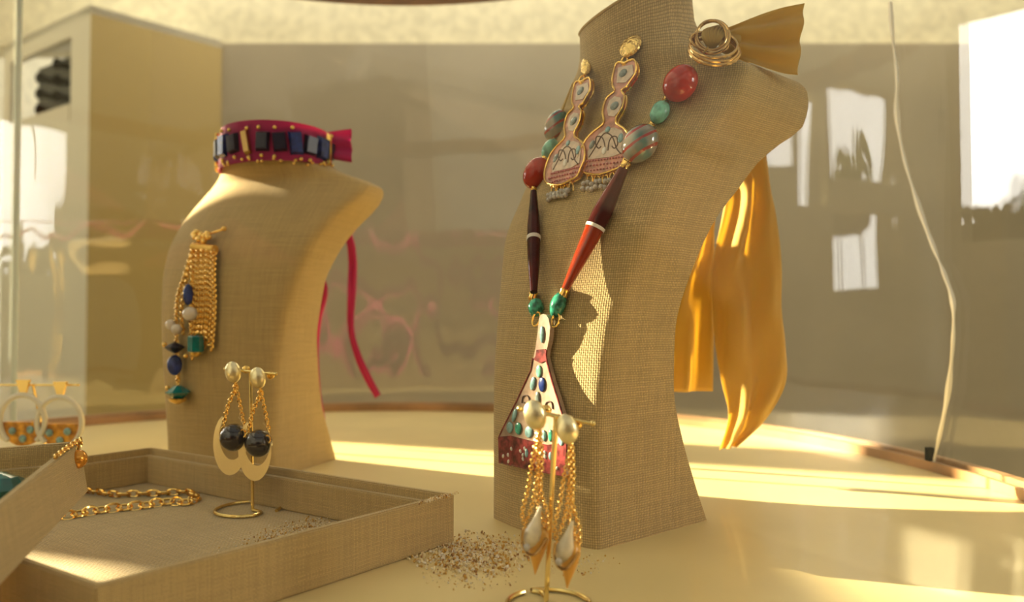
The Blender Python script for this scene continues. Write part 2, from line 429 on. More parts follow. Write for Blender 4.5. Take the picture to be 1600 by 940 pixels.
# market parasol
def parasol(x, y, z0, z1, r, label, m):
    t = thing('parasol', (x, y, FZ), label, 'parasol')
    b = BM(); lathe(b, (x, y, z0), (0, 0, 1), [(0, r), (.04, r), (z1 - z0, .05)], 8); obj('canopy', b, m, t, 20)
    b = BM(); lathe(b, (x, y, FZ + .08), (0, 0, 1), [(0, .05), (z1 - FZ - .05, .05)], 10); obj('pole', b, M['bark'], t)
    b = BM(); lathe(b, (x, y, FZ), (0, 0, 1), [(0, .3), (.08, .28)], 16); obj('base', b, M['dark'], t)
parasol(-5.9, 3.4, 1.02, 1.42, .95, 'added unseen dark parasol shaping the bright reflection of the left opening', M['dark'])  # added to break the reflected left opening into curved shapes
parasol(-1.0, -6.2, .95, 1.5, .9, 'rose red terrace parasol across the street', M['rose'])
parasol(.9, -7.0, .6, 1.0, .8, 'lower rose red terrace parasol across the street', M['rose'])

def palm(x, y, h, n, label, seed):  # unseen palms, added to make the reflected bright openings irregular
    rnd = random.Random(seed); t = thing('added_palm', (x, y, FZ), label, 'plant')
    b = BM(); lathe(b, (x, y, FZ), (0, 0, 1), [(0, .16), (.35, .22), (.38, .22), (.38, .19), (.34, .18)], 20); obj('pot', b, M['bark'], t)
    b = BM(); tube(b, spline([(x, y, FZ + .34), (x + .03, y, (FZ + h) / 2), (x, y, h)], 6), .03, 8); obj('stem', b, M['bark'], t)
    for i in range(n):
        a = 2 * math.pi * i / n + rnd.uniform(-.2, .2); L = rnd.uniform(.35, .55); up = rnd.uniform(.15, .42)
        p = spline([(x, y, h), (x + math.cos(a) * L * .5, y + math.sin(a) * L * .5, h + up), (x + math.cos(a) * L, y + math.sin(a) * L, h + up * .3)], 8)
        b = BM(); tube(b, p, .032, 6, taper=[.25 + .9 * math.sin(math.pi * min(1, (k + 1) / (len(p) + 1))) for k in range(len(p))]); obj('leaf', b, M['leaf'], t)
palm(4.3, -.60, .38, 13, 'added unseen palm breaking up the bright reflection of the right opening', 1)
palm(-3.7, 2.75, .95, 13, 'added unseen palm breaking up the bright reflection of the left opening', 2)

# ================================================================== THE CASE
case = thing('display_case', (CC[0], CC[1], FZ), 'round glass display case with a cream top surface and wooden rim', 'display case')
b = BM(); lathe(b, (CC[0], CC[1], -.03), (0, 0, 1), [(0, .585), (.03, .585)], 160); obj('display_surface', b, M['table'], case, 30)
b = BM(); lathe(b, (CC[0], CC[1], FZ), (0, 0, 1), [(0, .60), (.87, .60)], 96); obj('plinth', b, M['plinth'], case, 30)
b = BM(); ringwall(b, CC, .5855, .5905, -.03, .009); ringwall(b, CC, .5965, .606, -.03, .012); ringwall(b, CC, .5904, .5966, -.03, .004); obj('wooden_rim', b, M['rim'], case, 30)
b = BM(); ringwall(b, CC, .5915, .5955, .0045, .665, 240); glass_o = obj('glass_wall', b, M['glass'], case, 30)
b = BM(); ringwall(b, CC, .565, .612, .6655, .70, 200); obj('top_ring', b, M['rim'], case, 30)

def cylhit(x, y, rad=.589):
    r = ray(x, y); o = E0
    A = r.x ** 2 + r.y ** 2; Bq = 2 * ((o.x - CC[0]) * r.x + (o.y - CC[1]) * r.y); Cq = (o.x - CC[0]) ** 2 + (o.y - CC[1]) ** 2 - rad ** 2
    t = (-Bq + math.sqrt(Bq * Bq - 4 * A * Cq)) / (2 * A); return o + r * t
# the long crack / joint line down the far glass and its little clip
b = BM(); pts = spline([cylhit(x, y) for x, y in ((1391, 3), (1395, 60), (1402, 120), (1401, 175), (1410, 235), (1425, 290), (1445, 350), (1462, 395), (1474, 425), (1487, 462), (1490, 500), (1487, 560), (1480, 620), (1468, 680), (1458, 725))], 4)
tube(b, pts, .0021, 6, taper=[1 + .5 * math.sin(i * .9) * math.sin(i * .37) for i in range(len(pts))])
obj('crack', b, M['crackm'], case, label='pale wavering crack line down the right of the far glass')
c = cylhit(1454, 735, .588); b = BM(); box(b, (c.x - .004, c.y - .004, .0095), (c.x + .002, c.y + .003, .022)); obj('clip', b, M['blackp'], case)
b = BM(); c = cylhit(27, 300); box(b, (c.x - .003, c.y - .002, .01), (c.x + .003, c.y + .001, .66)); obj('glass_joint', b, M['seam'], case)
b = BM(); c = cylhit(1560, 300); box(b, (c.x - .0015, c.y - .002, .50), (c.x + .0015, c.y + .001, .66)); obj('glass_joint', b, M['seam'], case)

# ================================================================== LINEN BUSTS
def catmull(xs, ys, x):
    i = max(0, min(len(xs) - 2, int(np.searchsorted(xs, x) - 1)))
    t = (x - xs[i]) / (xs[i + 1] - xs[i])
    def slope(j):
        if j == 0: return (ys[1] - ys[0]) / (xs[1] - xs[0])
        if j == len(xs) - 1: return (ys[-1] - ys[-2]) / (xs[-1] - xs[-2])
        a = (ys[j] - ys[j - 1]) / (xs[j] - xs[j - 1]); c = (ys[j + 1] - ys[j]) / (xs[j + 1] - xs[j])
        return 0 if a * c <= 0 else 2 * a * c / (a + c)
    h = xs[i + 1] - xs[i]; m0, m1 = slope(i) * h, slope(i + 1) * h
    return (2*t**3-3*t*t+1)*ys[i] + (t**3-2*t*t+t)*m0 + (-2*t**3+3*t*t)*ys[i+1] + (t**3-t*t)*m1
def bust(label, C0, deg, tab, neck, material, tilt=(0, 0), rc=.004):
    """tab rows: z, half width, corner depth, back depth, bulge, blend to the round neck; neck: centre depth, ru, rv"""
    th = R(deg); u = Vector((math.cos(th), math.sin(th), 0)); v = Vector((-math.sin(th), math.cos(th), 0)); C0 = Vector((*C0, 0))
    t = thing('jewellery_bust', C0 + v * .05, label, 'bust')
    xs = [r[0] for r in tab]
    nF, nS = 28, 10
    zs = []
    for a, c in zip(xs, xs[1:]):
        k = max(2, int((c - a) / .006)); zs += [a + (c - a) * i / k for i in range(k)]
    zs.append(xs[-1])
    def ring(z):
        w, vf, bk, sg, bl = (catmull(xs, [r[j] for r in tab], z) for j in range(1, 6))
        out = []
        for k in range(nF):
            s = math.sin(math.pi / 2 * (-1 + 2 * k / nF)); d = min(rc, w * (1 - abs(s)))
            out.append((w * s, vf - sg * (1 - abs(s) ** 2.2) + (rc - math.sqrt(max(0, rc * rc - (rc - d) ** 2))) * (1 - bl)))
        for k in range(nS): s = k / nS; out.append((w, vf + rc * (1 - bl) + (bk - vf - rc * (1 - bl)) * s))
        for k in range(nF): s = 1 - 2 * k / nF; out.append((w * s * 1.0, bk))
        for k in range(nS): s = k / nS; out.append((-w, bk + (vf + rc * (1 - bl) - bk) * s))
        rr = []
        cv, ru, rv = neck
        fl = 1 + .06 * max(0, (z - xs[-1] + .03) / .03)
        for i, (a, c) in enumerate(out):
            if i < nF: an = R(-150 + 120 * i / nF)
            elif i < nF + nS: an = R(-30 + 60 * (i - nF) / nS)
            elif i < 2 * nF + nS: an = R(30 + 120 * (i - nF - nS) / nF)
            else: an = R(150 + 60 * (i - 2 * nF - nS) / nS)
            p = (ru * fl * math.cos(an), cv + rv * fl * math.sin(an))
            rr.append((a + (p[0] - a) * bl, c + (p[1] - c) * bl))
        return rr
    bm = BM(); uvl = bm.loops.layers.uv.new('UVMap'); rings = []; us = []
    for z in zs:
        rr = ring(z); kz = max(0, (z - xs[-1] + .035) / .035)
        rings.append([bm.verts.new(C0 + u * a + v * c + Vector((0, 0, z + kz * (tilt[0] * (c - neck[0] + neck[2]) + tilt[1] * a)))) for a, c in rr])
        L = [0]; n = len(rr)
        for i in range(n): L.append(L[-1] + math.dist(rr[i], rr[(i + 1) % n]))
        mid = L[nF // 2]; us.append([q - mid for q in L])
    n = len(rings[0])
    svl = [0]
    for j in range(1, len(zs)):    # distance run up the middle of the front
        svl.append(svl[-1] + (rings[j][nF // 2].co - rings[j - 1][nF // 2].co).length)
    for j in range(len(zs) - 1):
        for i in range(n):
            f = bm.faces.new((rings[j][i], rings[j][(i + 1) % n], rings[j + 1][(i + 1) % n], rings[j + 1][i]))
            for lp, q in zip(f.loops, ((us[j][i], svl[j]), (us[j][i + 1], svl[j]), (us[j + 1][i + 1], svl[j + 1]), (us[j + 1][i], svl[j + 1]))): lp[uvl].uv = q
    bm.faces.new(rings[0][::-1]); f = bm.faces.new(rings[-1])
    for lp in f.loops: lp[uvl].uv = (lp.vert.co.x, lp.vert.co.y)
    bm.normal_update(); tree = BVHTree.FromBMesh(bm)
    toppts = [q.co.copy() for q in rings[-1]]
    o = obj('body', bm, material, t, 32, keepn=True)
    b = BM(); tube(b, [toppts[0].lerp(q, 1) for q in toppts], .0011, 6, closed=True); obj('piping', b, M['linen'], t)
    return t, tree, u, v
TAB2 = [(0, .0541, -.0003, .113, .007, 0), (.03, .0529, -.001, .0999, .008, 0), (.06, .0535, -.0005, .0865, .009, 0), (.10, .0565, .0023, .0728, .010, 0),
        (.14, .0597, .0081, .0711, .012, 0), (.18, .0672, .0185, .080, .014, 0), (.21, .0741, .0287, .0927, .016, 0), (.24, .0775, .0465, .1215, .020, 0),
        (.26, .081, .060, .1406, .023, .0), (.275, .086, .0726, .1606, .027, .0), (.29, .094, .087, .180, .030, 0), (.305, .0965, .097, .184, .034, 0), (.317, .097, .104, .185, .036, .02), (.324, .096, .106, .184, .037, .07),
        (.330, .093, .106, .18, .038, .22), (.337, .092, .106, .17, .04, .52), (.345, .09, .106, .165, .04, .80), (.354, .09, .106, .16, .04, .94), (.372, .09, .106, .16, .04, 1.0)]
TAB1 = [(0, .0618, -.0129, .093, .008, 0), (.03, .0625, -.0133, .0782, .009, 0), (.06, .0641, -.0143, .0632, .010, 0), (.10, .067, -.0149, .0521, .012, 0),
        (.14, .0714, -.0126, .0449, .014, 0), (.18, .0786, -.0049, .0451, .017, 0), (.21, .0845, .0072, .0587, .020, 0), (.24, .0915, .0309, .085, .026, 0),
        (.26, .0975, .0542, .108, .034, .0), (.275, .1032, .0745, .118, .040, .02), (.284, .105, .085, .120, .044, .06), (.290, .104, .090, .118, .046, .20),
        (.296, .10, .09, .115, .046, .48), (.302, .10, .09, .115, .046, .76), (.310, .10, .09, .115, .046, .93), (.336, .10, .09, .115, .046, 1.0)]
C2 = ((-.0143 + .0541) / 2, (.5745 + .4846) / 2)
bust2, tree2, u2, v2 = bust('large linen necklace bust in front, wearing the beaded necklace and ochre silk scarf', C2, -50, TAB2, (.099, .0405, .0405), M['linen_coarse'], (.45, .25), .005)
C1 = (-.2736, .7388)
bust1, tree1, u1, v1 = bust('smaller looking linen bust further back on the left, wearing the fuchsia choker', C1, -20, TAB1, (.072, .0535, .046), M['linen'], rc=.008)
def hit(tree, x, y):
    loc, nrm, _, d = tree.ray_cast(E0, ray(x, y).normalized())
    if loc is None:
        loc, nrm, _, d = tree.find_nearest(P(x, y, .53 if tree is tree2 else .8))
    if nrm.dot(loc - E0) > 0: nrm = -nrm
    return loc, nrm
def on(tree, x, y, off):
    return lift(*hit(tree, x, y), off)
def lift(l, n, off):                              # off above the linen, still in line with where it is seen
    d = (l - E0).normalized(); return l - d * (off / max(.42, abs(n.dot(d))))
def sc(p): return p.y / FPX         # metres per picture pixel at p

# ================================================================== LINEN TRAY
def quad_uv(o): boxuv(o)
tray = thing('linen_tray', (-.25, .51, 0), 'shallow open linen covered tray holding the earring stand and the loose gold chain', 'tray')
Rc = Vector((-.0375, .504, 0)); Bc = Vector((-.321, .688, 0)); Fc = Vector((-.177, .329, 0)); Lc = Bc + (Fc - Rc)
def inset(q, d):
    out = []; n = len(q)
    for i in range(n):
        a, c, e = q[i - 1], q[i], q[(i + 1) % n]
        d1 = (a - c).normalized(); d2 = (e - c).normalized(); s = d1.cross(d2).length
        out.append(c + (d1 + d2) * (d / s))
    return out
Q = [Rc, Bc, Lc, Fc]
def wallring(bm, q0, q1, z0, z1):
    n = len(q0)
    V = [[bm.verts.new(Vector((p.x, p.y, z))) for p, z in ((q0[i], z0), (q0[i], z1), (q1[i], z1), (q1[i], z0))] for i in range(n)]
    for i in range(n):
        A, B = V[i], V[(i + 1) % n]
        for j in range(4): bm.faces.new((A[j], B[j], B[(j + 1) % 4], A[(j + 1) % 4]))
b = BM(); wallring(b, Q, inset(Q, .0045), 0.0002, .032); bmesh.ops.bevel(b, geom=b.edges[:], offset=.0008, segments=2, affect='EDGES'); o = obj('outer_wall', b, M['linen'], tray, 40); boxuv(o)
b = BM(); q1 = inset(Q, .0046); wallring(b, q1, inset(Q, .0105), .0032, .0265); bmesh.ops.bevel(b, geom=b.edges[:], offset=.0008, segments=2, affect='EDGES'); o = obj('inner_ledge', b, M['linen'], tray, 40); boxuv(o)
b = BM(); prism(b, [Vector((p.x, p.y, .003)) for p in inset(Q, .0045)], (0, 0, 1), .0025); o = obj('tray_floor', b, M['linen_coarse'], tray, 0); boxuv(o)

# ---- small linen box leaning over the tray's left side
sb = thing('linen_box', P(60, 800, .41), 'open linen box lying across the tray, a charm on its corner', 'box')
Ac = P(138, 768, .46); dv = (P(42, 871, .363) - Ac).normalized(); lv = Vector((-.96, -.24, -.05)); 
lv = (lv - dv * lv.dot(dv)).normalized(); nv = lv.cross(dv).normalized()
if nv.z < 0: nv = -nv
HB = (P(125, 688, .46) - Ac).length
upv = (P(125, 688, .46) - Ac).normalized()
LN, WD = .20, .17
def BX(a, c, h): return Ac + dv * a + lv * c + upv * h
def slab(bm, a0, a1, c0, c1, h0, h1):
    vs = [bm.verts.new(BX(a, c, h)) for a in (a0, a1) for c in (c0, c1) for h in (h0, h1)]
    for f in ((0, 1, 3, 2), (4, 6, 7, 5), (0, 4, 5, 1), (2, 3, 7, 6), (0, 2, 6, 4), (1, 5, 7, 3)): bm.faces.new([vs[i] for i in f])
TW = .0045
b = BM(); slab(b, 0, LN, 0, TW, 0, HB); slab(b, 0, LN, WD - TW, WD, 0, HB); slab(b, 0, TW, TW, WD - TW, 0, HB); slab(b, LN - TW, LN, TW, WD - TW, 0, HB)
bmesh.ops.bevel(b, geom=b.edges[:], offset=.0008, segments=2, affect='EDGES'); o = obj('side_wall', b, M['linen'], sb, 40); boxuv(o)
b = BM(); slab(b, TW, LN - TW, TW, WD - TW, 0, .002); o = obj('box_floor', b, M['linen'], sb, 0); boxuv(o)
b = BM(); slab(b, TW + .0001, TW + .004, TW, WD - TW, .002, HB * .62); o = obj('inner_ledge', b, M['linen'], sb, 0); boxuv(o)
# teal pieces inside the box
for (x, y, r) in ((-5, 762, .015), (10, 775, .010)):
    b = BM(); c = P(x, y, .415); ell(b, c, (r, r * .8, r * .55), seg=12, rings=8, jitter=.08)
    obj('teal_stone', b, M['teal'], label='%s teal stone lying inside the small linen box' % ('large' if r > .012 else 'small'), category='stone', smoothang=20)
# charm hooked on the box corner
ch = thing('corner_charm', P(122, 700, .455), 'short gold chain with an amber ball hooked over the corner of the small linen box', 'charm')
b = BM(); chain(b, spline([BX(.040, .001, HB + .0012), BX(.02, .0, HB + .0016), BX(.004, -.0015, HB + .001), P(120, 702, .452)], 6), .0042); obj('chain', b, M['gold'], ch)
b = BM(); ell(b, P(122, 717, .451), (.0052, .0052, .0056)); obj('ball', b, mat('amber ball', (.75, .32, .02), .12, metal=.6, coat=.6), ch)

# ---- gold chain lying in the tray
b = BM(); pts = [G(x, y, .0055) for x, y in ((118, 764), (150, 768), (180, 772), (215, 771), (255, 770), (285, 768), (303, 771), (306, 778), (290, 784), (262, 783), (225, 789), (185, 793), (150, 797), (112, 804), (85, 806))]
chain(b, spline(pts, 6), .0105, .0072, .0010, flat=(0, 0, 1))
obj('gold_chain', b, M['gold'], label='loose gold cable chain doubled back on the tray floor', category='chain')

# ================================================================== EARRING STANDS
def stand(base, h, bar0, bar1, r, w, poleang, label, ringgap=True):
    t = thing('earring_stand', base, label, 'earring stand', 'brass T shaped earring stands')
    c = base + Vector((0, 0, w * 1.05))
    n = 40; ring = []
    for k in range(n):
        a = poleang + R(25) + (2 * math.pi - R(50 if ringgap else 12)) * k / (n - 1)
        ring.append(c + Vector((math.cos(a) * r, math.sin(a) * r, 0)))
    pole_foot = c + Vector((math.cos(poleang) * r * .25, math.sin(poleang) * r * .25, 0))
    pts = ring + spline([ring[-1], c + Vector((math.cos(poleang) * r * .75, math.sin(poleang) * r * .75, 0)), pole_foot], 4)[1:]
    b = BM(); tube(b, pts, w, 8); obj('base_ring', b, M['brass'], t)
    top = (bar0 + bar1) / 2
    b = BM(); tube(b, [pole_foot + Vector((0, 0, .0)), pole_foot.lerp(top, .5), top], w, 8); obj('pole', b, M['brass'], t)
    b = BM(); tube(b, [bar0, bar1], w * .85, 8); ell(b, bar0, (w * 1.2,) * 3, seg=10, rings=6); ell(b, bar1, (w * 1.2,) * 3, seg=10, rings=6); obj('crossbar', b, M['brass'], t)
    return t
g1 = G(388, 797, .003); D1 = g1.y
stand(g1, .1, P(352, 576, D1 + .004), P(431, 584, D1 - .002), .0235, .00125, R(-40), 'brass earring stand inside the linen tray, holding the black bead earrings')
g2 = G(857, 947, 0); D2 = g2.y
stand(g2, .1, P(812, 638, D2 + .004), P(926, 661, D2 - .002), .0210, .0013, R(100), 'brass earring stand nearest the camera, in front of the large bust', False)
g3 = G(66, 724, 0); D3 = g3.y
stand(g3, .1, P(-18, 601, D3), P(122, 601, D3), .024, .0013, R(60), 'brass earring stand behind the small box at the far left')

def stud(t, c, r, ax, m='palegold'):
    b = BM(); ell(b, c, (r * .72, r * .55, r), axis=ax, seg=20, rings=14); obj('stud', b, M[m], t)
    b = BM(); q = c + Vector((r * .25, r * 1.0, 0)); tube(b, [c, q], .0004, 6); ell(b, q + Vector((r * .5, r * .3, r * .15)), (r * .38, r * .3, r * .38), seg=12, rings=8); obj('earring_back', b, M['gold'], t)
def crescent_earring(dx, dy, dd, label):
    """px offsets from the front earring"""
    D = D1 - .008 + dd; X = lambda x, y, e=0: P(x + dx, y + dy, D + e)
    t = thing('crescent_earring', X(403, 570), label, 'earring', 'crescent earrings with black beads')
    s = D / FPX
    stud(t, X(403, 590), 17 * s, (-.18, 0, 1))
    b = BM()
    chain(b, spline([X(407, 608), X(404, 622), X(396, 640), X(391, 660), X(388, 676)], 5), 7.6 * s, 5.6 * s, 1.1 * s)
    chain(b, spline([X(408, 608), X(410, 622), X(414, 640), X(418, 660), X(421, 678)], 5), 7.6 * s, 5.6 * s, 1.1 * s)
    obj('chain', b, M['gold'], t)
    # crescent plate with an open top
    b = BM(); cx, cy, ax_, ay = 398, 702, 26, 49; front = []; n = 40
    o_, i_ = [], []
    for k in range(n + 1):
        a = R(62) + R(296 - 0) * k / n      # open at the top
        a2 = R(90) + (a - R(62) - R(148)) * 1.0 - 0 + R(180 - 0)
        ang = R(-90) + R(152) * (2 * k / n - 1)
        o_.append((cx + ax_ * math.cos(ang), cy - ay * math.sin(ang)))
        i_.append((cx + 4 + ax_ * (.66 + .22 * abs(k / n - .5) * 2) * math.cos(ang), cy - 9 - ay * .70 * math.sin(ang)))
    def P2(p, e): return X(p[0], p[1], e - (p[0] - cx) * s * .35)
    F = [[b.verts.new(P2(p, e)) for p in L] for L, e in ((o_, 0), (i_, 0), (i_, .0012), (o_, .0012))]
    for k in range(n):
        for j in range(4): b.faces.new((F[j][k], F[j][k + 1], F[(j + 1) % 4][k + 1], F[(j + 1) % 4][k]))
    b.faces.new([F[j][0] for j in range(4)]); b.faces.new([F[j][n] for j in range(4)][::-1])
    obj('crescent', b, M['palegold'], t, 30)
    b = BM(); ell(b, X(404, 692), (21 * s, 21 * s, 21.5 * s), seg=24, rings=16); obj('bead', b, M['onyx'], t)
    b = BM(); link(b, X(418, 686, -.004), Vector((0, 0, 1)), Vector((1, 0, 0)), 12 * s, 9 * s, 1.3 * s); link(b, X(388, 680, -.002), Vector((0, 0, 1)), Vector((1, .6, 0)), 9 * s, 7 * s, 1.2 * s); obj('loop', b, M['gold'], t)
crescent_earring(0, 0, 0, 'front gold crescent earring with a black bead, right one on the stand in the tray')
crescent_earring(-39, -9, .006, 'rear gold crescent earring with a black bead, left one on the stand in the tray')

def shell_earring(dx, dy, dd, label, kx):
    D = D2 - .008 + dd; X = lambda x, y, e=0: P(x + dx, y + dy, D + e); s = D / FPX
    t = thing('shell_drop_earring', X(884, 655), label, 'earring', 'gold chain earrings with shell drops')
    stud(t, X(886, 670), 24 * s, (-.28, 0, 1))
    b = BM()
    for pts in ([(892, 694), (886, 722), (880, 752), (876, 782), (870, 806), (866, 826), (872, 850)],
                [(894, 694), (896, 724), (896, 756), (893, 790), (890, 812), (898, 832), (902, 856)],
                [(893, 696), (890, 730), (889, 765), (884, 800), (878, 822), (872, 836)],
                [(892, 700), (892, 735), (893, 770), (898, 800), (905, 822), (905, 852), (896, 872)]):
        chain(b, spline([X(x * 1.0, y, random.uniform(-.001, .001)) for x, y in pts], 5), 7.5 * s, 5.6 * s, 1.15 * s)
    obj('chain', b, M['gold'], t)
    # cone of amber resin: a thick kite with a swollen face
    b = BM(); lathe(b, X(886, 919), (X(892, 846) - X(886, 919)), [(0, .6 * s), (14 * s, 5 * s), (34 * s, 12 * s), (54 * s, 17 * s), (66 * s, 15 * s), (74 * s, 7 * s)], 18)
    obj('cone', b, M['orangecone'], t, 50)
    b = BM(); ax = (X(894, 808) - X(878, 868)); q = X(878, 870)
    lathe(b, q + Vector((0, -.003, 0)), ax, [(-6 * s, 2 * s), (2 * s, 9 * s), (12 * s, 14 * s), (22 * s, 13 * s), (34 * s, 8.5 * s), (46 * s, 5 * s), (60 * s, 2.2 * s)], 18)
    obj('shell', b, M['creamshell'], t, 60)
    b = BM(); tube(b, spline([X(x, y, -.006) for x, y in ((868, 848), (866, 866), (872, 884), (884, 888), (896, 876), (904, 862))], 5), 2.6 * s, 7); obj('claw', b, M['antique'], t)
    b = BM(); ell(b, X(873, 877, -.009), (5.2 * s, 5 * s, 6 * s)); obj('pearl', b, M['greypearl'], t)
shell_earring(0, 0, 0, 'gold chain earring with shell and amber cone, right one of the front pair', 1)
shell_earring(-50, -22, .006, 'gold chain earring with cream shell and amber cone, left one of the front pair', 1)

def hoop_earring(cx, cy, label):
    D = D3 - .006; X = lambda x, y, e=0: P(x, y, D + e); s = D / FPX
    t = thing('hoop_earring', X(cx, cy - 50), label, 'earring', 'pale hoop earrings with orange bases')
    b = BM(); prism(b, [X(cx - 11, cy - 64), X(cx + 11, cy - 64), X(cx + 5, cy - 44), X(cx, cy - 40), X(cx - 5, cy - 44)], (0, -1, 0), .003); obj('stud', b, M['gold'], t, 30)
    b = BM(); tube(b, [X(cx + 35 * math.cos(a), cy - 40 * math.sin(a)) for a in [R(-50 + 280 * k / 40) for k in range(41)]], 4.2 * s, 8); obj('hoop', b, M['whitehoop'], t)
    b = BM(); pts = [X(cx - 33, cy + 2, .001), X(cx + 33, cy + 2, .001)] + [X(cx + 33 * math.cos(a), cy + 2 - 38 * math.sin(a), .001) for a in [R(-10 - 16 * k) for k in range(11)]]
    prism(b, pts, (0, -1, 0), .005); obj('base_plate', b, M['orangeshell'], t, 30)
    for x, y in ((-16, 16), (12, 14), (0, 28)):
        b = BM(); ell(b, X(cx + x, cy + y, -.001), (6 * s, 2 * s, 6 * s), seg=12, rings=8); obj('inlay', b, M['bluestone'], t)
hoop_earring(35, 657, 'pale hoop earring with orange speckled base, left one at the far left edge')
hoop_earring(93, 660, 'pale hoop earring with orange speckled base, right one of the far left pair')

# ================================================================== CHOKER on the rear bust
D_n = None
cT = Vector((C1[0], C1[1], 0)) + v1 * .072
def necks(a, z, k=1.0):   # point round the rear bust's neck; a = 0 faces front
    return cT + u1 * (.0535 * k * math.sin(a)) - v1 * (.046 * k * math.cos(a)) + Vector((0, 0, z))
cho = thing('ribbon_choker', necks(0, .33, 1.1), 'fuchsia ribbon choker set with navy stones, around the neck of the rear bust', 'choker')
def slantz(a): return -.004 * math.sin(a)
b = BM(); n = 72; rows = []
for k in range(n):
    a = 2 * math.pi * k / n; z0, z1 = .3015 + .002 * math.sin(a), .3405 + .003 * math.cos(a)
    rows.append([b.verts.new(necks(a, z, kk)) for z, kk in ((z0, 1.13), (z1, 1.09), (z1, 1.06), (z0, 1.10))])
for k in range(n):
    A, B = rows[k], rows[(k + 1) % n]
    for j in range(4): b.faces.new((A[j], A[(j + 1) % 4], B[(j + 1) % 4], B[j]))
obj('ribbon_band', b, M['pink'], cho, 30)
def tangentbox(bm, a, z, k, w, h, th, tilt=0):
    c = necks(a, z, k); t = (necks(a + .05, z, k) - necks(a - .05, z, k)).normalized(); nn = Vector((t.y, -t.x, 0)).normalized()
    if nn.dot(c - cT) < 0: nn = -nn
    r = Matrix.Rotation(tilt, 3, nn); tx = r @ t; tz = r @ Vector((0, 0, 1))
    vs = [bm.verts.new(c + tx * x * w / 2 + tz * y * h / 2 + nn * e) for e, g in ((-th * .5, 1), (th * .5, .8)) for x, y in ((-g, -g), (g, -g), (g, g), (-g, g))]
    for f in ((3, 2, 1, 0), (4, 5, 6, 7), (0, 1, 5, 4), (1, 2, 6, 5), (2, 3, 7, 6), (3, 0, 4, 7)): bm.faces.new([vs[i] for i in f])
angs = [R(x) for x in (-92, -76, -60, -44, -28, -12, 4, 20, 36, 52, 68, 84, 98)]
for i, a in enumerate(angs):
    m_ = ('navy', 'black', 'navy', 'black', 'navy', 'black', 'brasspl', 'black', 'black', 'navy', 'black', 'navy', 'black')[i]
    zz = .3205 + .001 * math.cos(a)
    b = BM()
    if m_ == 'brasspl':
        tangentbox(b, a, zz, 1.17, .0075, .026, .004, R(12)); obj('gold_plaque', b, M['antique'], cho, 0)
    else:
        tangentbox(b, a, zz, 1.16, .0135, .024 if m_ == 'navy' else .020, .006, R(random.uniform(-10, 10))); obj('stone', b, M[m_], cho, 0)
def granule(a, z, k, r):
    b = BM(); ell(b, necks(a, z, k), (r, r, r), seg=8, rings=6); obj('gold_granule', b, M['gold'], cho)
for i, a in enumerate(angs):
    for dz in (-.0145, .0145):
        if random.random() < .85: granule(a + random.uniform(-.08, .08), .3205 + dz + random.uniform(-.001, .001), 1.18, .0021)
    if i in (0, 1, 11):
        b = BM(); tangentbox(b, a + .14, .3205, 1.20, .0035, .034, .004); obj('gold_setting', b, M['gold'], cho, 0)
    for q in range(2): granule(a + random.uniform(-.1, .1), .303 + random.uniform(-.003, .001), 1.18, .0017)
def sheet(name, rows, m, parent, nx=14, fold=.004, nfold=3, sub=6, ph=0):
    """rows: (xl, yl, xr, yr, depth_l, depth_r) in picture terms -> a folded cloth"""
    L = spline([P(r[0], r[1], r[4]) for r in rows], sub); Rr = spline([P(r[2], r[3], r[5]) for r in rows], sub)
    b = BM(); g = []
    for j, (a, c) in enumerate(zip(L, Rr)):
        row = []
        for i in range(nx + 1):
            s = i / nx; p = a.lerp(c, s)
            am = fold * math.sin(s * math.pi) ** .5 if 0 < s < 1 else 0
            p = p + Vector((0, 1, 0)) * (am * math.sin(s * math.pi * 2 * nfold + ph + .5 * math.sin(j * .25)) + am * .4 * math.sin(s * 17 + j * .35))
            row.append(b.verts.new(p))
        g.append(row)
    for j in range(len(g) - 1):
        for i in range(nx): b.faces.new((g[j][i], g[j][i + 1], g[j + 1][i + 1], g[j + 1][i]))
    o = obj(name, b, m, parent, 0); o.data.shade_smooth()
    so = o.modifiers.new('thickness', 'SOLIDIFY'); so.thickness = .0004
    return o
dk = necks(R(105), .34, 1.1).y
sheet('bow_end', [(506, 208, 508, 246, dk, dk), (520, 205, 522, 249, dk, dk - .004), (549, 201, 550, 254, dk + .006, dk)], M['pink'], cho, 8, .003, 2)
sheet('ribbon_tail', [(448, 240, 462, 240, .862, .862), (458, 330, 472, 330, .90, .90), (478, 400, 492, 400, .895, .895), (498, 455, 512, 450, .89, .89), (488, 500, 502, 500, .895, .90), (483, 550, 498, 550, .90, .90), (487, 610, 501, 610, .90, .90), (500, 655, 508, 655, .90, .90)], M['pink'], cho, 5, .002, 1)
sheet('ribbon_tail', [(466, 240, 480, 240, .862, .862), (500, 300, 512, 296, .915, .915), (537, 368, 548, 362, .93, .93), (544, 405, 557, 400, .94, .94), (543, 450, 557, 450, .94, .95), (543, 510, 553, 510, .95, .95), (553, 555, 563, 550, .95, .95), (568, 590, 578, 583, .95, .95), (586, 622, 595, 616, .95, .95)], M['pink'], cho, 5, .002, 1)

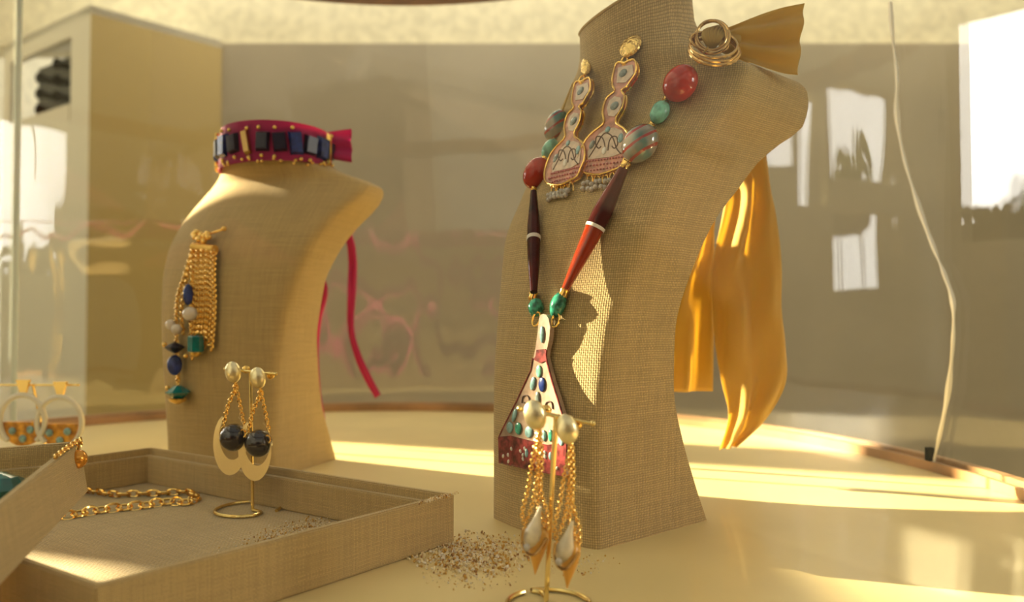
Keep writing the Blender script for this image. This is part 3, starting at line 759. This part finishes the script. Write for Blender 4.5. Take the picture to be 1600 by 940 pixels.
# ================================================================== TASSEL BROOCH on the rear bust
T1 = lambda x, y, o=.003: on(tree1, x, y, o)
br = thing('tassel_brooch', T1(320, 380), 'gold chain tassel brooch with navy, pearl and teal drops on the rear bust', 'brooch')
b = BM(); tube(b, spline([T1(304, 372, .006), T1(325, 366, .006), T1(352, 357, .005)], 4), .0011, 6); ell(b, T1(350, 357, .005), (.0026,) * 3, seg=10, rings=8); obj('pin', b, M['gold'], br)
b = BM()
for i in range(12): ell(b, T1(314 + random.uniform(-14, 12), 374 + random.uniform(-11, 10), .006 + random.uniform(0, .003)), (.0032, .0032, .0032), seg=10, rings=8)
obj('cluster', b, M['gold'], br)
b = BM(); pts = [T1(302, 386, .007), T1(336, 390, .007)]; tube(b, pts, .0045, 10); obj('cap', b, M['gold'], br)
b = BM()
for i in range(9):
    x0 = 304 + i * 3.9; ph_ = (i * 7 % 5) * .9
    chain(b, spline([T1(x0, 391 + ph_, .007 + .0012 * (i % 2)), T1(x0 - 1 - i * .1, 430, .006), T1(x0 - 2 + i * .2, 480, .005), T1(x0 - 5, 515 + (i % 3) * 8 + i * 2, .005)], 5), .0036, .0032, .0008)
for x, ye in ((300, 560), (286, 520), (278, 600)):
    chain(b, spline([T1(300, 392, .008), T1((300 + x) / 2, 430, .007), T1(x - 2, 480, .006), T1(x, ye, .006)], 6), .0042, .0034, .0008)
obj('chain_fringe', b, M['gold'], br)
def gem(x, y, rx, rz, m, nm='stone', cut=None, goldcap=None):
    c = T1(x, y, .009); s = sc(c); b = BM()
    if cut: lathe(b, c - Vector((0, 0, rz * s)), (0, 0, 1), [(q * rz * s * 2, r * rx * s) for q, r in cut], 8)
    else: ell(b, c, (rx * s, rx * s * .6, rz * s), seg=16, rings=12)
    obj(nm, b, M[m], br, 25 if cut else 60)
    if goldcap:
        b = BM(); lathe(b, T1(x, y + rz, .009), (0, 0, -1), [(0, rx * .7 * s), (goldcap * s * .5, rx * .6 * s), (goldcap * s, rx * .15 * s)], 14); obj('gold_cup', b, M['gold'], br)
gem(294, 460, 8, 17, 'navy'); gem(297, 490, 12, 11, 'pearl', 'pearl'); gem(266, 507, 8, 8, 'pearl', 'pearl'); gem(276, 514, 9, 8, 'pearl', 'pearl')
gem(273, 543, 16, 9, 'black', cut=[(0, .05), (.3, .7), (.55, 1), (.8, .6), (1, .05)]); gem(273, 570, 12, 16, 'navy')
gem(306, 537, 13, 13, 'teal', cut=[(0, .8), (.08, 1), (.92, 1), (1, .8)], goldcap=8); gem(278, 612, 20, 10, 'teal', cut=[(0, .4), (.5, 1), (1, .3)], goldcap=9)
for x, y in ((257, 538), (290, 556), (262, 606)):
    b = BM(); ell(b, T1(x, y, .008), (.0024,) * 3, seg=10, rings=8); obj('gold_bead', b, M['gold'], br)

# ================================================================== NECKLACE WITH SILK SCARF on the large bust
T2 = lambda x, y, o=.004: on(tree2, x, y, o)
ne = thing('bead_necklace', T2(850, 500), 'carnelian and turquoise bead necklace with triangular pendant, tied with an ochre silk scarf', 'necklace')
def bead(x, y, rpx, lpx, ang, m, nm='bead', jit=0, off=None):
    """rpx half thickness, lpx half length, ang = long axis angle in the picture (degrees, up = 90)"""
    h, n = hit(tree2, x, y); s = sc(h); r = rpx * s
    c = lift(h, n, r * .9 if off is None else off)
    ax = P(x + 10 * math.cos(R(ang)), y - 10 * math.sin(R(ang)), h.y) - P(x, y, h.y); ax = (ax - n * ax.dot(n)).normalized()
    b = BM(); ell(b, c, (r, r, lpx * s), axis=ax, seg=28, rings=18, jitter=jit)
    return obj(nm, b, M[m], ne, 60), c, ax, s
def striped(x, y, rpx, lpx, ang, nst=3):
    o, c, ax, s = bead(x, y, rpx, lpx, ang, 'bandglass', 'striped_bead'); return o
m = bpy.data.materials.new('banded glass'); m.use_nodes = True; t = m.node_tree; bs = t.nodes['Principled BSDF']
bs.inputs['Roughness'].default_value = .06; bs.inputs['Coat Weight'].default_value = .8
c_ = N(t, 'ShaderNodeTexCoord'); mp = N(t, 'ShaderNodeMapping'); mp.inputs['Rotation'].default_value = (.1, .55, .2); t.links.new(c_.outputs['Object'], mp.inputs[0])
sp = N(t, 'ShaderNodeSeparateXYZ'); t.links.new(mp.outputs[0], sp.inputs[0])
nn_ = N(t, 'ShaderNodeTexNoise'); nn_.inputs['Scale'].default_value = 60; t.links.new(c_.outputs['Object'], nn_.inputs[0])
z_ = mth(t, 'ADD', mth(t, 'MULTIPLY', sp.outputs[2], 135), mth(t, 'MULTIPLY', nn_.outputs[0], .25))
st = mth(t, 'FRACT', z_); ms = mth(t, 'LESS_THAN', st, .24)
bodyc = mixc(t, smooth(t, nn_.outputs[0], .42, .58), (.10, .22, .21), (.30, .27, .22))
t.links.new(mixc(t, ms, bodyc, (.33, .03, .02)), bs.inputs['Base Color']); M['bandglass'] = m
bead(1063, 130, 25.5, 31, 60, 'carnelian', 'carnelian_bead')
bead(1031, 175, 14, 21, 75, 'turq', 'turquoise_bead', .03)
striped(1000, 224, 26, 33, 58)
bead(869, 196, 17, 26, 75, 'bandglass', 'striped_bead'); bead(859, 232, 11, 17, 70, 'turq', 'turquoise_bead', .03); bead(838, 270, 19, 26, 85, 'carnelian', 'carnelian_bead')
bead(872, 476, 12, 20, 72, 'turqd', 'turquoise_nugget', .05); bead(837, 480, 12, 14, 90, 'turqd', 'turquoise_nugget', .06)
def spacer(x, y, r, h_, ang):
    h, n = hit(tree2, x, y); s = sc(h)
    ax = P(x + 10 * math.cos(R(ang)), y - 10 * math.sin(R(ang)), h.y) - P(x, y, h.y); ax = (ax - n * ax.dot(n)).normalized()
    b = BM(); lathe(b, lift(h, n, r * s * 1.2) - ax * h_ * s * .5, ax, [(0, r * .8 * s), (h_ * s * .15, r * s), (h_ * s * .5, r * .88 * s), (h_ * s * .85, r * s), (h_ * s, r * .8 * s)], 18); obj('gold_spacer', b, M['gold'], ne)
for a in ((1041, 155, 6, 8, 60), (1017, 196, 6, 7, 50), (977, 259, 8, 14, 60), (881, 457, 8, 15, 65), (833, 462, 7, 14, 90), (834, 295, 5, 5, 90), (851, 247, 5, 5, 60)): spacer(*a)
def longbead(x0, y0, x1, y1, prof, nm='long_bead'):
    h0, n0 = hit(tree2, x0, y0); h1, n1 = hit(tree2, x1, y1); hm, nm_ = hit(tree2, (x0 + x1) / 2, (y0 + y1) / 2)
    s = sc(hm); rm = max(p[1] for p in prof) * s
    A = lift(h0, n0, rm * .9); B = lift(h1, n1, rm * .9)
    bul = 0
    for i in range(1, 12):                        # draw both ends nearer until the whole bead clears the linen
        f = i / 12; rl = np.interp(f, [p[0] for p in prof], [p[1] for p in prof]) * s
        g = lift(*hit(tree2, x0 + (x1 - x0) * f, y0 + (y1 - y0) * f), rl * 1.05); q = A + (B - A) * f
        bul = max(bul, (q - E0).length - (g - E0).length)
    A -= (A - E0).normalized() * bul; B -= (B - E0).normalized() * bul
    ax = (B - A); L = ax.length
    def seg(p0, p1, m, name, k=1.0, **kw):
        b = BM(); q = [p0 + (p1 - p0) * i / 14 for i in range(15)]
        lathe(b, A, ax, [(t_ * L, np.interp(t_, [p[0] for p in prof], [p[1] for p in prof]) * s * k) for t_ in q], 24); obj(name, b, m, ne, 50, **kw)
    return seg
sg = longbead(974, 264, 883, 452, [(0, 8), (.1, 10), (.35, 15.5), (.5, 15), (.75, 11), (.95, 7), (1, 6)])
sg(0, .475, M['darkbead'], 'long_bead'); sg(.475, .50, M['white'], 'white_band', 1.05); sg(.50, 1, M['amber'], 'long_bead', label='amber red translucent lower half of the long bead')
sg = longbead(834, 299, 834, 456, [(0, 5), (.1, 6.5), (.35, 10), (.5, 10.5), (.75, 9), (.95, 6), (1, 5.5)])
sg(0, .475, M['darkbead'], 'long_bead'); sg(.475, .51, M['white'], 'white_band', 1.06); sg(.51, 1, M['darkbead'], 'long_bead')
# cord + jump rings
b = BM(); tube(b, spline([P(1106, 74, .50), T2(1096, 88, .010), T2(1088, 102, .008)], 5), .0007, 6)
tube(b, spline([T2(x, y, .003) for x, y in ((1063, 130), (1040, 156), (1017, 196), (1000, 224), (977, 259))], 4), .0007, 6)
tube(b, spline([T2(x, y, .004) for x, y in ((895, 130), (878, 175), (859, 232), (838, 270), (834, 298))], 4), .0007, 6)
obj('cord', b, mat('waxed cord', (.55, .38, .10), .6), ne)
for x, y in ((868, 500), (838, 498)):
    h, n = hit(tree2, x, y); b = BM(); link(b, lift(h, n, .006), Vector((.3, 0, 1)), Vector((1, -.8, 0)), 22 * sc(h), 14 * sc(h), 1.6 * sc(h), 16, 6); obj('jump_ring', b, M['gold'], ne)

# plates lying on a bust: polygon in picture terms -> a plane just clear of the linen
def plate_plane(tree, pts, tri, clear=.0015):
    a, b_, c = (hit(tree, *q)[0] for q in tri)
    n = (b_ - a).cross(c - a).normalized()
    if n.dot(a - E0) > 0: n = -n
    o = a.copy(); k = -1e9
    for q in pts:
        loc, nr = hit(tree, *q); k = max(k, (loc - o).dot(n))
    return o + n * (k + clear), n
def onplane(pl, x, y, e=0):
    o, n = pl; r = ray(x, y); return E0 + r * ((o + n * e - E0).dot(n) / r.dot(n))
Z = lambda ox, oy, k: (lambda q: (ox + q[0] / k, oy + q[1] / k))
zp = Z(750, 460, 3.133)
pf = [zp(q) for q in ((290, 112), (298, 98), (310, 94), (325, 100), (336, 120), (343, 160), (338, 220), (326, 272), (322, 305), (352, 420), (390, 540), (418, 640), (424, 720), (416, 888), (330, 872), (250, 856), (95, 822), (92, 700), (112, 655), (180, 520), (250, 370), (260, 310), (270, 270), (280, 200))]
PTH = .0038
pl = plate_plane(tree2, pf, (pf[2], pf[16], pf[13]), .0005); pl = (pl[0] + pl[1] * PTH, pl[1])
b = BM(); prism(b, [onplane(pl, *q) for q in pf], pl[1], PTH); obj('pendant', b, M['pendantcream'], ne, 30, label='flat tapering pendant plate in rose cream enamel')
b = BM(); ed = [onplane(pl, *q) for q in pf]; tube(b, ed[7:9] + ed[9:13] + ed[13:20] + ed[20:22], .0007, 6); obj('pendant_edge', b, M['pendantred'], ne)
b = BM(); prism(b, [onplane(pl, *zp(q), .0005) for q in ((92, 695), (150, 690), (250, 715), (330, 735), (423, 722), (416, 888), (330, 872), (250, 856), (95, 822))], pl[1], .0008); obj('red_band', b, M['pendantred'], ne, 30)
b = BM(); prism(b, [onplane(pl, *zp(q), .0006) for q in ((262, 318), (272, 300), (276, 270), (318, 266), (322, 300), (326, 322), (296, 336))], pl[1], .0008); obj('collar', b, M['pendantred'], ne, 30)
def inlay(pl, parent, x, y, rx, ry, m, tilt=0, nm='inlay'):
    c = onplane(pl, x, y, .0006); s = sc(c); upx = onplane(pl, x + 3 * math.sin(R(tilt)), y - 3 * math.cos(R(tilt)), .0006) - c
    b = BM(); ell(b, c, (rx * s * 1.25, .0010, ry * s), axis=upx, up=pl[1], seg=14, rings=10); return obj(nm, b, M[m], parent, 60)
for x, y, rx, ry, m_, tl in ((287, 375, 16, 30, 'turq', 0), (258, 435, 15, 34, 'bluestone', 10), (303, 440, 20, 36, 'navy', 0), (281, 510, 13, 36, 'greystone', 0), (303, 195, 12, 42, 'bluestone', 0), (168, 590, 12, 36, 'bluestone', 15), (145, 650, 20, 28, 'bluestone', 10), (187, 655, 20, 30, 'turqd', 0), (238, 672, 24, 28, 'bluestone', -20), (312, 690, 13, 28, 'bluestone', 0), (345, 690, 13, 30, 'turqd', 0), (398, 712, 16, 28, 'bluestone', 0), (228, 775, 9, 22, 'bluestone', 0), (345, 790, 10, 20, 'bluestone', 0)):
    x, y = zp((x, y)); inlay(pl, ne, x, y, rx / 3.133, ry / 3.133, m_, tl)
for i in range(16):
    x, y = zp((random.uniform(105, 405), 0)); y = 460 + (random.uniform(725, 815) + (x - 780) * .6) / 3.133; inlay(pl, ne, x, y, 1.6, 3.2, 'white', random.uniform(-20, 20), 'white_inlay')
for cx, cy, f in ((225, 520, 1), (335, 550, -1)):
    b = BM(); tube(b, spline([onplane(pl, *zp((cx + f * q[0], cy + q[1])), .0004) for q in ((-20, 10), (-15, -22), (8, -25), (16, 0), (4, 22), (-8, 8))], 4), .0005, 6); obj('scroll', b, M['scroll'], ne)

# gold coil brooch holding the scarf
ho, no = hit(tree2, 1116, 96); DC = ho.y - .012; s = DC / FPX
X = lambda x, y, e=0: P(x, y, DC + e)
def loop(cx, cy, rx, ry, tilt, dep, k=40, ph=0):
    out = []
    for i in range(k):
        a = 2 * math.pi * i / k; x = rx * math.cos(a); y = ry * math.sin(a)
        out.append(X(cx + x * math.cos(tilt) - y * math.sin(tilt), cy - x * math.sin(tilt) - y * math.cos(tilt), dep * math.sin(a + ph)))
    return out
b = BM()
for cx, cy, rx, ry, tl, dep, w in ((1116, 80, 39, 21, -.10, .010, 3.4), (1116, 74, 38, 22, -.16, .011, 2.8), (1115, 70, 37, 20, -.05, .012, 2.4), (1113, 58, 27, 25, .5, .005, 2.8), (1112, 55, 23, 23, .7, .004, 2.4), (1108, 66, 30, 14, -.25, .004, 2.2)):
    tube(b, loop(cx, cy, rx, ry, tl, dep), w * s, 8, closed=True)
obj('scarf_ring', b, M['antique'], ne, label='antique gold coiled ring gathering the scarf')
b = BM(); 
for i in range(9):
    a = R(-60 + i * 18); tube(b, spline([X(1112, 78, .001), X(1112 + 12 * math.sin(a), 62, -.003), X(1116 + 18 * math.sin(a), 44 + 5 * abs(math.sin(a)), .003), X(1128 + 8 * math.sin(a), 40, .012)], 5), 3.6 * s, 8, taper=[.4 + .6 * math.sin(math.pi * min(1, (q + 3) / 16)) for q in range(16)])
obj('knot', b, M['ochre'], ne)
db = DC + .02
sheet('bow', [(1128, 46, 1130, 84, db, db), (1150, 38, 1156, 92, db, db - .004), (1185, 24, 1190, 104, db + .004, db - .004), (1222, 12, 1222, 114, db + .008, db), (1257, 5, 1246, 117, db + .012, db + .004)], M['ochre'], ne, 22, .0045, 2.5, 6)
b = BM(); tube(b, [X(1130, 60, .018), X(1150, 66, .022)], 14 * s, 12); obj('gather', b, M['ochre'], ne)
sheet('scarf_tail', [(1122, 62, 1136, 80, .545, .545), (1142, 88, 1168, 96, .60, .60), (1150, 135, 1190, 138, .685, .685), (1150, 185, 1195, 180, .695, .69), (1150, 235, 1196, 225, .69, .68), (1138, 290, 1203, 290, .69, .68), (1126, 350, 1213, 340, .69, .68), (1112, 420, 1221, 410, .69, .68), (1113, 480, 1221, 480, .69, .68), (1118, 545, 1227, 540, .69, .68), (1128, 600, 1227, 600, .69, .68), (1138, 650, 1196, 655, .69, .685), (1124, 702, 1152, 696, .695, .695)], M['ochre'], ne, 22, .006, 2, 8)
sheet('scarf_tail', [(1140, 150, 1165, 150, .70, .70), (1112, 250, 1140, 250, .71, .71), (1085, 350, 1118, 340, .71, .71), (1060, 400, 1116, 400, .71, .71), (1040, 450, 1114, 450, .71, .71), (1035, 520, 1115, 520, .71, .71), (1035, 612, 1114, 611, .71, .71)], M['ochre'], ne, 16, .005, 1.5, 8, 1.2)

# ================================================================== ENAMELLED EARRINGS on the large bust
zr = Z(810, 40, 3.134)
def mapL(q):
    dx, dy = q[0] - 522, q[1] - 170; return (312 + .78 * dx - .009 * dy, 262 - .073 * dx + .908 * dy)
ROUT = [(478, 190), (500, 180), (520, 184), (545, 172), (568, 168), (578, 195), (574, 235), (553, 268), (530, 300), (505, 318), (519, 338), (518, 365), (510, 400), (492, 430), (478, 455), (482, 480), (510, 498), (532, 520), (545, 560), (540, 610), (520, 650), (500, 690), (465, 706), (400, 728), (340, 724), (300, 706), (292, 670), (302, 620), (330, 560), (370, 518), (412, 486), (420, 460), (414, 430), (418, 395), (435, 352), (468, 326), (470, 308), (461, 290), (464, 240)]
def ornate(mp, label, extra):
    q = lambda p: zr(mp(p))
    out = [q(p) for p in ROUT]
    t = thing('enamel_earring', on(tree2, *q((545, 90)), .004), label, 'earring', 'enamelled drop earrings on the large bust')
    pl = plate_plane(tree2, out[::2], (out[4], out[25], out[21]), .001); TH = .0028; pl = (pl[0] + pl[1] * TH, pl[1])
    ed = [onplane(pl, *p) for p in out]
    b = BM(); prism(b, ed, pl[1], TH); obj('enamel_plate', b, M['enamelpink'], t, 30)
    b = BM(); tube(b, spline([p + pl[1] * .0003 for p in ed], 2, True), .0008, 6, closed=True); tube(b, spline([p - pl[1] * TH for p in ed], 2, True), .0010, 6, closed=True); obj('gold_rim', b, M['gold'], t)
    def panel(pts, m, e=.0005, nm='enamel_panel'):
        b = BM(); prism(b, [onplane(pl, *q(p), e) for p in pts], pl[1], .0008); obj(nm, b, M[m], t, 30)
    panel([(488, 205), (558, 190), (564, 235), (525, 278), (480, 280)], 'enamelcream')
    panel([(470, 345), (500, 352), (506, 378), (492, 418), (468, 445), (440, 440), (432, 405), (446, 365)], 'enamelcream')
    panel([(430, 505), (470, 498), (505, 512), (520, 545), (508, 620), (460, 640), (340, 655), (338, 620), (360, 575), (395, 530)], 'enamelcream')
    for x, y, rx, ry, m_, tl in ((512, 232, 19, 24, 'greystone', 10), (470, 392, 20, 24, 'greystone', 10), (437, 508, 12, 18, 'bluestone', 0), (360, 582, 13, 24, 'greystone', 20), (500, 550, 12, 28, 'bluestone', 5), (420, 612, 11, 22, 'white', 5)):
        X_, Y_ = q((x, y)); inlay(pl, t, X_, Y_, rx / 3.134, ry / 3.134, m_, tl)
    for f in (1, -1):
        b = BM(); tube(b, spline([onplane(pl, *q((428 + f * a * 1.0 + (8 if f > 0 else 0), c)), .0005) for a, c in ((2, 612), (8, 570), (22, 545), (45, 545), (50, 580), (35, 600), (22, 590))], 4), .0005, 6); obj('scroll', b, M['scroll'], t)
    b = BM(); tube(b, spline([onplane(pl, *q(p), .0005) for p in ((345, 645), (380, 590), (405, 545), (430, 525), (460, 545), (480, 600), (500, 625))], 4), .0005, 6); obj('scroll', b, M['scroll'], t)
    for row, (y0, x0, x1, r) in enumerate(((652, 335, 505, 5.5), (676, 318, 500, 5.5), (700, 322, 480, 5.0))):
        b = BM(); nb = 13 - row
        for i in range(nb):
            f = i / (nb - 1); p = onplane(pl, *q((x0 + (x1 - x0) * f, y0 + 12 - 22 * f)), .0006); ell(b, p, (r / 3.134 * sc(p),) * 3, seg=8, rings=6)
        obj('bead_row', b, M['enamelrose'], t)
    # cap
    b = BM(); c = onplane(pl, *q((548, 100)), .001); s = sc(c)
    ax = onplane(pl, *q((545, 60)), .001) - c
    ell(b, c, (extra * 20 * s, .0035, 20 * s), axis=ax, up=pl[1], seg=24, rings=16, jitter=.04); obj('cap', b, M['hammered'], t, 60)
    b = BM(); link(b, onplane(pl, *q((520, 172))), ax, ax.cross(pl[1]), 16 * s, 12 * s, 1.6 * s); obj('loop', b, M['gold'], t)
    # wire loops and seed pearls
    b = BM()
    for x in (350, 385, 425, 460):
        tube(b, spline([onplane(pl, *q(p), -.001) for p in ((x - 14, 770), (x - 12, 735), (x, 715), (x + 12, 735), (x + 14, 768))], 4), .00055, 6)
    obj('wire_loops', b, M['gold'], t)
    for i in range(13):
        x = 318 + (i % 7) * 21 + random.uniform(-4, 4); y = (775 if i < 7 else 800) - (x - 318) * .12 + random.uniform(-6, 6)
        p = onplane(pl, *q((x, y)), random.uniform(-.001, .001)); b = BM(); ell(b, p, (4.2 * s, 3.8 * s, 4.2 * s), seg=12, rings=8); obj('seed_pearl', b, M['greypearl'], t)
ornate(lambda q: q, 'rose enamel drop earring on the large bust, the one touching the striped bead', 1.0)
ornate(mapL, 'rose enamel drop earring on the large bust, left one beside the small red bead', .55)

# ================================================================== CRUSHED SHELL GRAINS
GR = [mat('grain cream', (.82, .68, .40), .4), mat('grain gold', (.60, .34, .06), .3), mat('grain white', (.80, .72, .58), .3), mat('grain brown', (.34, .17, .05), .5)]
def grains(spec, label, seed):
    rnd = random.Random(seed); b = BM()
    for n, cx, cy, sx_, sy_, z, sl, r0, r1 in spec:
        for i in range(n):
            gx, gy = rnd.gauss(0, 1), rnd.gauss(0, 1)
            if math.hypot(gx, gy) > 2.1: continue
            p = G(cx + gx * sx_, cy + gy * sy_ + sl * gx * sx_, z)
            r = rnd.uniform(r0, r1); res = bmesh.ops.create_icosphere(b, subdivisions=1, radius=1)
            e = Euler((rnd.random() * 6, rnd.random() * 6, rnd.random() * 6)).to_matrix()
            sq = (rnd.uniform(.5, 1.3), rnd.uniform(.4, 1), rnd.uniform(.3, .8)); dz = r * .5 + max(0, rnd.gauss(0, .0006))
            for v in res['verts']:
                v.co = p + e @ Vector([v.co[k] * sq[k] * r for k in range(3)]) + Vector((0, 0, dz))
            mi = rnd.choices(range(4), (5, 3, 3, 1.3))[0]
            for f in {f for v in res['verts'] for f in v.link_faces}: f.material_index = mi
    return obj('crushed_shell', b, GR, smoothang=0, kind='stuff', label=label, category='grains')
grains([(1300, 735, 868, 48, 17, 0, 0, .0006, .0015), (260, 790, 852, 60, 10, 0, .0, .0004, .0010), (180, 740, 900, 40, 12, 0, 0, .0004, .0010), (120, 900, 880, 35, 10, 0, 0, .0004, .0009)], 'scatter of crushed golden shell grains on the cream surface beside the tray corner', 3)
grains([(420, 455, 829, 38, 7, .003, -.28, .0004, .0010), (120, 430, 840, 50, 9, .003, -.2, .0004, .0008)], 'scatter of crushed shell grains on the floor of the linen tray', 4)
grains([(150, 683, 779, 16, 1.6, .032, -.26, .0004, .0009)], 'pinch of golden grains on the rim of the linen tray at its right corner', 5)
